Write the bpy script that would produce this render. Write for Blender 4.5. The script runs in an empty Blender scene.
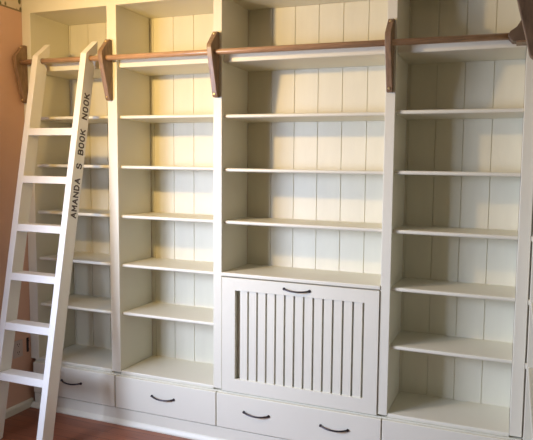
import bpy, bmesh, math, random
from mathutils import Vector, Matrix
random.seed(4)
S = bpy.context.scene
COL = S.collection

# ------------------------------------------------------------------ materials
def mat(name, rgb, rough=0.5, var=0.0, vscale=6.0, bump=0.0, bscale=60.0, metal=0.0, stretch=(1, 1, 1), spec=0.5, coat=0.0):
    m = bpy.data.materials.new(name); m.use_nodes = True
    nt = m.node_tree; N = nt.nodes; L = nt.links
    b = N['Principled BSDF']
    b.inputs['Roughness'].default_value = rough
    b.inputs['Metallic'].default_value = metal
    b.inputs['Specular IOR Level'].default_value = spec
    b.inputs['Coat Weight'].default_value = coat
    tc = N.new('ShaderNodeTexCoord'); mp = N.new('ShaderNodeMapping')
    mp.inputs['Scale'].default_value = stretch
    L.new(tc.outputs['Object'], mp.inputs['Vector'])
    nz = N.new('ShaderNodeTexNoise'); nz.inputs['Scale'].default_value = vscale; nz.inputs['Detail'].default_value = 5
    L.new(mp.outputs[0], nz.inputs['Vector'])
    rp = N.new('ShaderNodeValToRGB')
    rp.color_ramp.elements[0].position = 0.3; rp.color_ramp.elements[1].position = 0.7
    rp.color_ramp.elements[0].color = tuple(c * (1 - var) for c in rgb) + (1,)
    rp.color_ramp.elements[1].color = tuple(min(1, c * (1 + var)) for c in rgb) + (1,)
    L.new(nz.outputs['Fac'], rp.inputs[0]); L.new(rp.outputs[0], b.inputs['Base Color'])
    if bump:
        n2 = N.new('ShaderNodeTexNoise'); n2.inputs['Scale'].default_value = bscale; n2.inputs['Detail'].default_value = 3
        L.new(mp.outputs[0], n2.inputs['Vector'])
        bp = N.new('ShaderNodeBump'); bp.inputs['Strength'].default_value = bump; bp.inputs['Distance'].default_value = 0.002
        L.new(n2.outputs['Fac'], bp.inputs['Height']); L.new(bp.outputs[0], b.inputs['Normal'])
    return m

PAINT = mat('cream_paint', (0.74, 0.71, 0.57), 0.42, 0.02, 3, 0.15, 40)
PAINT_BACK = mat('cream_board_paint', (0.74, 0.70, 0.535), 0.5, 0.03, 2.5, 0.2, 50, stretch=(6, 1, 1))
LADDER = mat('ladder_paint', (0.83, 0.80, 0.71), 0.35, 0.02, 3, 0.1, 40)
RAILWOOD = mat('rail_wood', (0.43, 0.255, 0.14), 0.3, 0.22, 14, 0.1, 60, stretch=(1, 12, 12), coat=0.3)
BRACKET = mat('bracket_wood', (0.235, 0.145, 0.08), 0.4, 0.25, 12, 0.15, 60, stretch=(6, 6, 1.5))
CORNERWOOD = mat('corner_block_wood', (0.13, 0.085, 0.05), 0.45, 0.3, 14, 0.2, 60)
DARKMETAL = mat('dark_bronze', (0.05, 0.042, 0.045), 0.35, 0.2, 20, 0, metal=0.6)
BRASS = mat('brass', (0.75, 0.6, 0.33), 0.3, 0.1, 20, metal=0.9)
INK = mat('stencil_paint', (0.085, 0.06, 0.045), 0.6, 0.1, 30)
WALL = mat('peach_wall_paint', (0.68, 0.425, 0.30), 0.75, 0.04, 4, 0.2, 80)
CEIL = mat('ceiling_paint', (0.8, 0.76, 0.68), 0.8, 0.02, 4)
OUTLET = mat('outlet_plastic', (0.55, 0.45, 0.39), 0.35, 0.02, 6)
SLOT = mat('socket_slot', (0.06, 0.04, 0.035), 0.6, 0.05, 6)

def floor_mat():
    m = bpy.data.materials.new('wood_floor'); m.use_nodes = True
    nt = m.node_tree; N = nt.nodes; L = nt.links; b = N['Principled BSDF']
    b.inputs['Roughness'].default_value = 0.32
    tc = N.new('ShaderNodeTexCoord')
    br = N.new('ShaderNodeTexBrick')
    br.inputs['Scale'].default_value = 1.0; br.inputs['Brick Width'].default_value = 1.1; br.inputs['Row Height'].default_value = 0.0655
    br.inputs['Mortar Size'].default_value = 0.0012; br.offset = 0.37
    br.inputs['Color1'].default_value = (0.30, 0.105, 0.048, 1)
    br.inputs['Color2'].default_value = (0.23, 0.075, 0.036, 1)
    br.inputs['Mortar'].default_value = (0.05, 0.016, 0.01, 1)
    L.new(tc.outputs['Object'], br.inputs['Vector'])
    mp = N.new('ShaderNodeMapping'); mp.inputs['Scale'].default_value = (2, 26, 1)
    L.new(tc.outputs['Object'], mp.inputs['Vector'])
    nz = N.new('ShaderNodeTexNoise'); nz.inputs['Scale'].default_value = 2.5; nz.inputs['Detail'].default_value = 6
    L.new(mp.outputs[0], nz.inputs['Vector'])
    rp = N.new('ShaderNodeValToRGB'); rp.color_ramp.elements[0].color = (0.62, 0.62, 0.62, 1); rp.color_ramp.elements[1].color = (1.3, 1.25, 1.2, 1)
    L.new(nz.outputs['Fac'], rp.inputs[0])
    mx = N.new('ShaderNodeMix'); mx.data_type = 'RGBA'; mx.blend_type = 'MULTIPLY'; mx.inputs[0].default_value = 1
    L.new(br.outputs['Color'], mx.inputs[6]); L.new(rp.outputs[0], mx.inputs[7]); L.new(mx.outputs[2], b.inputs['Base Color'])
    return m
FLOOR = floor_mat()

def border_mat():
    m = bpy.data.materials.new('leafy_wallpaper_border'); m.use_nodes = True
    nt = m.node_tree; N = nt.nodes; L = nt.links; b = N['Principled BSDF']
    b.inputs['Roughness'].default_value = 0.7
    tc = N.new('ShaderNodeTexCoord')
    mp = N.new('ShaderNodeMapping'); mp.inputs['Scale'].default_value = (1, 1, 0.5)
    mp.inputs['Location'].default_value = (0, 0.012, 0.02)
    L.new(tc.outputs['Object'], mp.inputs['Vector'])
    vo = N.new('ShaderNodeTexVoronoi'); vo.inputs['Scale'].default_value = 30
    L.new(mp.outputs[0], vo.inputs['Vector'])
    rp = N.new('ShaderNodeValToRGB'); e = rp.color_ramp.elements
    e[0].position = 0.24; e[0].color = (0.13, 0.115, 0.045, 1); e[1].position = 0.36; e[1].color = (0.66, 0.56, 0.42, 1)
    L.new(vo.outputs['Distance'], rp.inputs[0])
    sp = N.new('ShaderNodeSeparateXYZ'); L.new(tc.outputs['Object'], sp.inputs[0])
    lt = N.new('ShaderNodeMath'); lt.operation = 'LESS_THAN'; lt.inputs[1].default_value = 2.582
    L.new(sp.outputs['Z'], lt.inputs[0])
    mx = N.new('ShaderNodeMix'); mx.data_type = 'RGBA'
    L.new(lt.outputs[0], mx.inputs[0]); L.new(rp.outputs[0], mx.inputs[6]); mx.inputs[7].default_value = (0.25, 0.19, 0.11, 1)
    L.new(mx.outputs[2], b.inputs['Base Color'])
    return m
BORDER = border_mat()

# ------------------------------------------------------------------ mesh helpers
class MB:
    def __init__(s): s.bm = bmesh.new()
    def box(s, x0, x1, y0, y1, z0, z1, bev=0.0, seg=2):
        t = bmesh.new()
        bmesh.ops.create_cube(t, size=1)
        for v in t.verts:
            v.co = Vector(((x0 + x1) / 2 + v.co.x * (x1 - x0), (y0 + y1) / 2 + v.co.y * (y1 - y0), (z0 + z1) / 2 + v.co.z * (z1 - z0)))
        if bev: bmesh.ops.bevel(t, geom=t.edges[:], offset=bev, segments=seg, affect='EDGES', profile=0.5)
        s._merge(t); return s
    def prism(s, pts, axis, a, b, bev=0.0):
        """extrude a 2D polygon along axis 0 (pts = y,z) or 1 (pts = x,z)"""
        t = bmesh.new()
        def P(p, w): return (w, p[0], p[1]) if axis == 0 else ((p[0], w, p[1]) if axis == 1 else (p[0], p[1], w))
        va = [t.verts.new(P(p, a)) for p in pts]; vb = [t.verts.new(P(p, b)) for p in pts]
        t.faces.new(va); t.faces.new(vb[::-1])
        n = len(pts)
        for i in range(n): t.faces.new((va[i], vb[i], vb[(i + 1) % n], va[(i + 1) % n]))
        bmesh.ops.recalc_face_normals(t, faces=t.faces[:])
        if bev: bmesh.ops.bevel(t, geom=t.edges[:], offset=bev, segments=2, affect='EDGES', profile=0.5)
        s._merge(t); return s
    def tube(s, path, r, seg=14):
        t = bmesh.new(); rings = []
        n = len(path); path = [Vector(p) for p in path]
        rr = r if isinstance(r, (list, tuple)) else [r] * n
        for i, p in enumerate(path):
            d = (path[min(i + 1, n - 1)] - path[max(i - 1, 0)]).normalized()
            up = Vector((0, 0, 1)) if abs(d.z) < 0.9 else Vector((0, 1, 0))
            a = d.cross(up).normalized(); b = a.cross(d).normalized()
            rings.append([t.verts.new(p + (a * math.cos(k * 2 * math.pi / seg) + b * math.sin(k * 2 * math.pi / seg)) * rr[i]) for k in range(seg)])
        for i in range(n - 1):
            for k in range(seg):
                f = t.faces.new((rings[i][k], rings[i][(k + 1) % seg], rings[i + 1][(k + 1) % seg], rings[i + 1][k])); f.smooth = True
        t.faces.new(rings[0][::-1]); t.faces.new(rings[-1])
        bmesh.ops.recalc_face_normals(t, faces=t.faces[:])
        s._merge(t); return s
    def _merge(s, t):
        me = bpy.data.meshes.new('tmp'); t.to_mesh(me); t.free(); s.bm.from_mesh(me); bpy.data.meshes.remove(me)
    def build(s, name, m, parent=None):
        me = bpy.data.meshes.new(name); s.bm.to_mesh(me); s.bm.free()
        me.materials.append(m)
        o = bpy.data.objects.new(name, me); COL.objects.link(o)
        if parent: 
            o.parent = parent
            w = parent; off = Vector()
            while w: off += w.location; w = w.parent
            o.data.transform(Matrix.Translation(-off))   # meshes are written in world coordinates
        return o
def thing(name, label, cat, loc, group=None):
    o = bpy.data.objects.new(name, None); COL.objects.link(o); o.location = loc; o.empty_display_size = 0.1
    tag(o, label, cat, group); return o
def tag(o, label, cat, group=None):
    o['label'] = label; o['category'] = cat
    if group: o['group'] = group
    return o
def struct(name, mb, m):
    o = mb.build(name, m); o['kind'] = 'structure'; return o
bx = lambda *a, **k: MB().box(*a, **k)

# ------------------------------------------------------------------ setting
WX = -0.033      # plane of the left wall
struct('floor', bx(WX - 0.1, 3.55, -4.2, 0.45, -0.05, 0.0), FLOOR)
struct('ceiling', bx(WX - 0.1, 3.55, -4.2, 0.45, 2.86, 2.91), CEIL)
struct('wall_back', bx(WX - 0.1, 3.55, 0.335, 0.45, 0, 2.86), WALL)
struct('wall_right', bx(3.42, 3.55, -4.2, 0.335, 0, 2.86), WALL)
WY0, WY1, WZ0, WZ1 = -2.65, -1.15, 0.7, 1.9      # window in the left wall, beside the viewer
wl = MB()
wl.box(WX - 0.1, WX, WY1, 0.335, 0, 2.86)
wl.box(WX - 0.1, WX, -4.2, WY0, 0, 2.86)
wl.box(WX - 0.1, WX, WY0, WY1, 0, WZ0)
wl.box(WX - 0.1, WX, WY0, WY1, WZ1, 2.86)
struct('wall_left', wl, WALL)
wf = MB()
for a, b in ((WY0, WY0 + 0.05), (WY1 - 0.05, WY1)): wf.box(WX - 0.08, WX + 0.015, a, b, WZ0, WZ1, 0.003)
for a, b in ((WZ0, WZ0 + 0.05), (WZ1 - 0.05, WZ1), (1.33, 1.37)): wf.box(WX - 0.075, WX + 0.012, WY0 + 0.04, WY1 - 0.04, a, b, 0.003)
struct('window_1', wf, PAINT)
bb = MB()
bb.prism([(WX, 0), (WX + 0.016, 0), (WX + 0.016, 0.038), (WX + 0.010, 0.050), (WX, 0.054)], 1, -4.2, -0.002)
struct('baseboard_left', bb, PAINT)
struct('trim_1', bx(WX, WX + 0.002, -4.2, -0.001, 2.572, 2.75), BORDER)

# ------------------------------------------------------------------ main bookcase
BD = 0.307          # depth to the back boards
ST = [(-0.033, 0.038), (0.628, 0.697), (1.356, 1.411), (2.347, 2.400), (3.015, 3.073)]
ROW = [1.894, 1.594, 1.294, 0.990, 0.680]    # undersides of the shelves of the return bookcase
SHELF_Z = [(1.899, 1.597, 1.2935, 0.989, 0.682), (1.897, 1.596, 1.293, 0.989, 0.686), (1.893, 1.591, 1.292), (1.899, 1.594, 1.290, 0.988, 0.678)]
case = thing('bookcase', 'tall cream built-in bookcase with open shelves, filling the whole back wall', 'bookcase', (1.52, 0, 0))
# face stiles / uprights
names = ['side_panel', 'divider', 'divider', 'divider', 'side_panel']
for (a, b), n in zip(ST, names):
    x0 = a + 0.001
    bx(x0, b, -0.001, BD - 0.001, 0.326, 2.575, bev=0.0022).build(n, PAINT, case)
bx(-0.032, 3.073, 0.0, 0.03, 2.563, 2.855, bev=0.002).build('header', PAINT, case)
bx(-0.03, 3.07, 0.032, BD - 0.002, 2.566, 2.584).build('top_panel', PAINT, case)
# tongue and groove back boards, one panel per bay
def back_panel(x0, x1, z0, z1, g0):
    m = MB(); pitch = 0.1497; gs = []
    g = g0
    while g - pitch > x0 + 0.01: g -= pitch
    while g < x1 - 0.01:
        if g > x0 + 0.01: gs.append(g)
        g += pitch
    w = 0.0022; pts = [(x0, BD + 0.014), (x0, BD)]
    for g in gs: pts += [(g - w, BD), (g - w * 0.6, BD + 0.004), (g + w * 0.6, BD + 0.004), (g + w, BD)]
    pts += [(x1, BD), (x1, BD + 0.014)]
    m.prism(pts, 2, z0, z1)
    return m
bays = [(0.038, 0.628, 0.20), (0.697, 1.356, 0.876), (1.411, 2.347, 1.57), (2.400, 3.015, 2.562)]
for x0, x1, g in bays:
    back_panel(x0, x1, 0.325, 2.566, g).build('back_panel', PAINT_BACK, case)
# shelves
def shelf_mb(x0, x1, z0, th, yf, r=0.006):
    m = MB(); z1 = z0 + th; y1 = BD - 0.001
    pts = [(y1, z0), (y1, z1)]
    for k in range(5):
        a = math.pi / 2 * k / 4
        pts.append((yf + r - r * math.sin(a), z1 - r + r * math.cos(a)))
    for k in range(5):
        a = math.pi / 2 * k / 4
        pts.append((yf + r - r * math.cos(a), z0 + r - r * math.sin(a)))
    m.prism(pts, 0, x0 + 0.001, x1 - 0.001)
    return m
for i, (x0, x1, g) in enumerate(bays):
    shelf_mb(x0, x1, 2.201, 0.050, 0.022).build('fixed_shelf', PAINT, case)
    for z in SHELF_Z[i]:
        shelf_mb(x0, x1, z, 0.020, 0.022, 0.008).build('shelf', PAINT, case)
# shelf that closes the top of the cabinet behind the slatted door
shelf_mb(1.411, 2.347, 0.994, 0.022, -0.006, 0.006).build('cabinet_top', PAINT, case)
# base unit under the shelves
bx(0.004, 3.073, 0.001, BD, 0.028, 0.3145).build('base_box', PAINT, case)
for x0, x1, g in bays:
    shelf_mb(x0 if x0 > 0.1 else 0.004, x1, 0.315, 0.022, 0.002, 0.006).build('base_shelf', PAINT, case)
bx(0.004, 3.073, -0.012, 0.001, 0.03, 0.098, bev=0.001).build('toe_board', PAINT, case)
sm = MB(); sm.prism([(0.0, 0.001), (-0.030, 0.001), (-0.030, 0.010), (-0.022, 0.020), (-0.018, 0.026), (-0.012, 0.032), (0.0, 0.032)], 0, -0.016, 3.073)
sm.build('base_moulding', PAINT, case)

def bow_handle(cx, cz, w, yf, name, parent):
    """dark arched drawer pull with flattened feet"""
    m = MB(); path = []; rad = []
    n = 14
    for i in range(n + 1):
        t = i / n * 2 - 1
        out = 0.019 * (1 - abs(t) ** 2.4)
        sag = -0.007 * (1 - t * t) + 0.006
        path.append((cx + t * w / 2, yf - 0.002 - out, cz + sag)); rad.append(0.0030 + 0.0022 * abs(t) ** 3 + 0.0018 * (1 - t * t))
    m.tube(path, rad, 10)
    for s in (-1, 1):
        m.tube([(cx + s * w / 2, yf + 0.0005, cz + 0.006), (cx + s * w / 2, yf - 0.006, cz + 0.006)], [0.0085, 0.007], 12)
    return m.build(name, DARKMETAL, parent)

def drawer(x0, x1, handles):
    d = bx(x0 + 0.0028, x1 - 0.0028, -0.021, -0.0005, 0.106, 0.3095, bev=0.004, seg=3).build('drawer', PAINT, case)
    for hx in handles: bow_handle(hx, 0.214, 0.155, -0.021, 'handle', d)
drawer(0.004, 0.667, [0.325])
drawer(0.667, 1.387, [1.021])
drawer(1.387, 2.377, [1.647, 2.115])
drawer(2.377, 3.073, [2.725])

# slatted flap door in the wide bay
dz0, dz1, dx0, dx1 = 0.322, 0.989, 1.417, 2.345
ox0, ox1, oz0, oz1 = 1.502, 2.266, 0.400, 0.918
d = MB()
d.box(dx0, ox0, -0.008, 0.014, dz0, dz1, 0.0015)
d.box(ox1, dx1, -0.008, 0.014, dz0, dz1, 0.0015)
d.box(ox0 - 0.001, ox1 + 0.001, -0.008, 0.014, oz1, dz1, 0.0015)
d.box(ox0 - 0.001, ox1 + 0.001, -0.008, 0.014, dz0, oz0, 0.0015)
door = d.build('flap_door', PAINT, case)
sl = MB()
for k in range(13):
    x = 1.5300 + k * 0.0564
    sl.box(x, x + 0.0465, 0.000, 0.0135, oz0 - 0.004, oz1 + 0.004, 0.0012)
sl.build('slat_panel', PAINT, door)
bx(ox0 - 0.012, ox1 + 0.012, 0.0275, 0.033, oz0 - 0.012, oz1 + 0.012).build('door_backing', PAINT, door)
bow_handle(1.881, 0.948, 0.150, -0.008, 'handle', door)

# ------------------------------------------------------------------ return bookcase along the right wall
rx = 3.080
ret = thing('bookcase', 'second cream bookcase at the right edge, standing along the right wall', 'bookcase', (3.25, -1, 0))
for y0, y1, n in ((-0.055, -0.002, 'side_panel'), (-0.930, -0.875, 'divider'), (-1.85, -1.795, 'side_panel')):
    bx(rx, rx + 0.31, y0, y1, 0.33, 2.60, bev=0.0022).build(n, PAINT, ret)
bx(rx, rx + 0.03, -1.85, -0.002, 2.60, 2.855).build('header', PAINT, ret)
bx(rx + 0.31, rx + 0.325, -1.85, -0.002, 0.02, 2.60).build('back_panel', PAINT_BACK, ret)
bx(rx + 0.003, rx + 0.31, -1.85, -0.002, 0.002, 0.33, bev=0.002).build('base_box', PAINT, ret)
for (y0, y1) in ((-0.874, -0.056), (-1.794, -0.931)):
    for z in ROW + [2.194]:
        bx(rx + 0.004, rx + 0.309, y0, y1, z, z + 0.02, bev=0.004).build('shelf', PAINT, ret)
bx(3.0745, rx + 0.002, 0.012, 0.03, 0.0, 2.56).build('corner_filler', PAINT, ret)
# shelf noses that lap the narrow corner gap
for z in ROW[:5]:
    bx(3.0735, rx + 0.001, -0.03, -0.004, z, z + 0.022, bev=0.001).build('corner_lip', PAINT, ret)

# ------------------------------------------------------------------ ladder rail with its brackets
RZ, RY, RR_ = 2.245, -0.043, 0.0155
rail = thing('ladder_rail', 'brown wooden ladder rail running across the bookcase front on wooden brackets', 'rail', (1.5, 0, 2.0))
r1 = MB().tube([(-0.024, RY, RZ + 0.006), (1.4, RY, RZ), (2.99, RY, RZ - 0.008)], RR_, 20).build('rail', RAILWOOD, rail)
rx2 = 3.040
MB().tube([(rx2, -0.06, RZ - 0.008), (rx2, -1.86, RZ - 0.004)], RR_, 20).build('rail', RAILWOOD, rail)
# bracket profile: (protrusion from the face, height)
PROF = [(0.0, 2.003), (0.0, 2.361), (0.022, 2.361), (0.030, 2.350), (0.084, 2.280), (0.086, 2.262), (0.078, 2.215), (0.028, 2.012), (0.022, 2.003)]
def bracket(cx):
    m = MB().prism([(-0.0022 - p, z) for p, z in PROF], 0, cx - 0.0155, cx + 0.0155, bev=0.003).build('bracket', BRACKET, rail)
    for z, p in ((2.345, 0.033), (2.020, 0.0300)):
        MB().tube([(cx, -0.004 - p + 0.004, z), (cx, -0.006 - p, z), (cx, -0.0085 - p, z)], [0.0062, 0.0062, 0.003], 12).build('screw', BRASS, m)
for cx in (-0.006, 0.652, 1.383, 2.374): bracket(cx)
# bracket of the return rail, close to the viewer
NP = [(0.0, 1.955), (0.0, 2.361), (0.05, 2.361), (0.062, 2.350), (0.110, 2.262), (0.115, 2.235), (0.112, 2.16), (0.062, 1.965), (0.052, 1.955)]
nb = MB().prism([(rx - 0.0015 - p, z) for p, z in NP], 1, -0.918, -0.885, bev=0.003).build('bracket', BRACKET, rail)
# corner block where the two rails meet
cb = MB().prism([(2.930, 2.233), (2.952, 2.209), (3.060, 2.209), (3.060, 2.345), (3.000, 2.345), (2.985, 2.300), (2.968, 2.272), (2.940, 2.254)], 1, -0.072, -0.0015, bev=0.003)
cb.build('corner_bracket', CORNERWOOD, rail)
bx(2.968, 3.06, -0.080, -0.003, 2.2, 2.2085, bev=0.002).build('corner_plate', BRACKET, rail)

# ------------------------------------------------------------------ ladder
TA = 0.1711; LW = 0.077
yf = lambda z: -0.093 - TA * (2.2 - z)
lad = thing('ladder', 'cream painted wooden library ladder with stencilled lettering, leaning on the brown rail', 'ladder', (0.34, -0.43, 0))
def side_rail(x0, x1):
    # side outline with a hook slot for the rail, open towards the bookcase
    zt = 2.276
    hy, hz, hr = RY, RZ + 0.004, 0.0185
    pts = [(yf(0), 0.0), (yf(zt), zt), (0.012, 2.364)]
    pts += [(0.008, 2.288)]
    # slot mouth upper lip, around the rail, lower lip
    for k in range(9):
        a = math.radians(50 + k * (250 / 8))
        pts.append((hy + hr * math.cos(a), hz + hr * math.sin(a)))
    pts += [(yf(2.208) + LW, 2.208), (yf(0) + LW, 0.0)]
    m = MB().prism(pts, 0, x0, x1, bev=0.0018)
    return m.build('side_rail', LADDER, lad)
side_rail(0.137, 0.180)
right = side_rail(0.507, 0.550)
for k in range(6):
    zt = 1.830 - 0.2862 * k; th = 0.043
    m = MB().prism([(yf(zt - th) + 0.001, zt - th), (yf(zt) + 0.001, zt), (yf(zt) + LW - 0.004, zt), (yf(zt - th) + LW - 0.004, zt - th)], 0, 0.179, 0.508, bev=0.003)
    m.build('tread', LADDER, lad)
# stencil lettering on the outer face of the right side rail: u = reading direction (up the rail), v = letter height (towards the front)
G = {
 'A': [[(0, 0), (.5, 1)], [(.5, 1), (1, 0)], [(.22, .36), (.78, .36)]],
 'M': [[(0, 0), (0, 1)], [(0, 1), (.5, .35)], [(.5, .35), (1, 1)], [(1, 1), (1, 0)]],
 'N': [[(0, 0), (0, 1)], [(0, 1), (1, 0)], [(1, 0), (1, 1)]],
 'D': [[(.05, 0), (.05, 1)], [(.05, 1), (.6, 1), (.95, .72), (.95, .28), (.6, 0), (.05, 0)]],
 'B': [[(.05, 0), (.05, 1)], [(.05, 1), (.65, 1), (.9, .88), (.9, .64), (.65, .52), (.2, .52)], [(.65, .52), (.97, .38), (.97, .14), (.7, 0), (.05, 0)]],
 'O': [[(.42, 0), (.2, .03), (.03, .3), (.03, .7), (.2, .97), (.42, 1)], [(.58, 1), (.8, .97), (.97, .7), (.97, .3), (.8, .03), (.58, 0)]],
 'K': [[(.05, 0), (.05, 1)], [(.95, 1), (.22, .46)], [(.36, .58), (1, 0)]],
 'S': [[(.95, .82), (.75, 1), (.25, 1), (.05, .82), (.08, .6), (.9, .4), (.95, .18), (.75, 0), (.25, 0), (.03, .18)]],
}
def lettering(w, z0, pitch):
    m = MB(); XF = 0.550; H = 0.0335; W = 0.027; T = 0.0082
    cosA, sinA = math.cos(math.atan(TA)), math.sin(math.atan(TA))
    for i, ch in enumerate(w):
        zb = z0 + i * pitch
        yb = yf(zb) + 0.0585          # baseline, away from the front edge
        def P(u, v):                  # letter plane to the side face
            du, dv = u * W, v * H
            return Vector((yb - dv * cosA + du * sinA, zb + dv * sinA + du * cosA))
        for st in G[ch]:
            for a, b in zip(st, st[1:]):
                A, B = P(*a), P(*b); dd = (B - A).normalized(); n = Vector((-dd.y, dd.x)) * T / 2
                A2, B2 = A - dd * T * 0.35, B + dd * T * 0.35
                m.prism([tuple(A2 + n), tuple(B2 + n), tuple(B2 - n), tuple(A2 - n)], 0, XF - 0.0004, XF + 0.0006)
    return m
for wd, z0, pitch in [('AMANDA', 1.304, 0.0398), ('S', 1.590, 0.0398), ('BOOK', 1.672, 0.0395), ('NOOK', 1.884, 0.0405)]:
    lt = lettering(wd, z0, pitch).build('lettering', INK, right)
    lt['label'] = 'dark stencilled letters'

# ------------------------------------------------------------------ small things on the left wall
ol = thing('wall_outlet', 'white double socket outlet low on the peach wall behind the ladder', 'outlet', (WX, -0.10, 0.36))
bx(WX + 0.0005, WX + 0.006, -0.133, -0.064, 0.362, 0.474, bev=0.0025).build('cover_plate', OUTLET, ol)
for z in (0.392, 0.444):
    sk = MB().tube([(WX + 0.005, -0.0985, z), (WX + 0.0085, -0.0985, z)], 0.0165, 18).build('socket', OUTLET, ol)
    s2 = MB()
    for dy in (-0.0065, 0.0065): s2.box(WX + 0.0075, WX + 0.0092, -0.0985 + dy - 0.0018, -0.0985 + dy + 0.0018, z, z + 0.010)
    s2.box(WX + 0.0075, WX + 0.0092, -0.1010, -0.0960, z - 0.011, z - 0.006)
    s2.build('slot', SLOT, sk)
pl = MB().box(WX + 0.0005, WX + 0.005, -0.033, -0.017, 0.376, 0.472, bev=0.002)
pl.tube([(WX + 0.004, -0.0245, 0.395), (WX + 0.010, -0.0245, 0.395)], 0.005, 10).tube([(WX + 0.004, -0.0245, 0.452), (WX + 0.010, -0.0245, 0.452)], 0.005, 10)
tag(pl.build('metal_plate', DARKMETAL), 'narrow black metal plate on the peach wall right beside the bookcase edge', 'plate')

# ------------------------------------------------------------------ light
def light(name, kind, loc, energy, color, **k):
    l = bpy.data.lights.new(name, kind); l.energy = energy; l.color = color
    for a, v in k.items(): setattr(l, a, v)
    o = bpy.data.objects.new(name, l); COL.objects.link(o); o.location = loc; return o
lp = light('picture_lamp', 'SPOT', (0.62, -1.36, 2.33), 120, (1.0, 0.67, 0.27), shadow_soft_size=0.05, spot_size=math.radians(138), spot_blend=1.0)
lp.rotation_euler = Vector((0.62, 1.36, -0.02)).to_track_quat('-Z', 'Y').to_euler()
wn = light('window_daylight', 'AREA', (WX - 0.5, -2.3, 1.6), 125, (0.61, 0.71, 1.0), shape='RECTANGLE', size=1.7, size_y=1.0, spread=math.radians(110))
wn.rotation_euler = Vector((0.60, 0.76, -0.27)).to_track_quat('-Z', 'Y').to_euler()
w = bpy.data.worlds.new('room_ambient'); S.world = w; w.use_nodes = True
w.node_tree.nodes['Background'].inputs[0].default_value = (1.0, 0.78, 0.44, 1)
w.node_tree.nodes['Background'].inputs[1].default_value = 0.065

# ------------------------------------------------------------------ camera
yaw, pitch, roll = math.radians(18.003), math.radians(-4.553), math.radians(1.090)
fw = Vector((-math.sin(yaw) * math.cos(pitch), math.cos(yaw) * math.cos(pitch), math.sin(pitch)))
rt = Vector((math.cos(yaw), math.sin(yaw), 0)); up = rt.cross(fw)
r2 = rt * math.cos(roll) + up * math.sin(roll); u2 = -rt * math.sin(roll) + up * math.cos(roll)
cam = bpy.data.cameras.new('camera'); co = bpy.data.objects.new('camera', cam); COL.objects.link(co)
M = Matrix((r2, u2, -fw)).transposed().to_4x4(); M.translation = Vector((2.992, -2.660, 1.598))
co.matrix_world = M
cam.sensor_width = 36; cam.lens = 532.34 / 533 * 36
cam.shift_x = -75 / 533; cam.shift_y = -5 / 533; cam.clip_start = 0.02
S.camera = co
S.view_settings.view_transform = 'Standard'; S.view_settings.look = 'None'; S.view_settings.gamma = 1
S.view_settings.use_curve_mapping = False
S.view_settings.exposure = -0.22
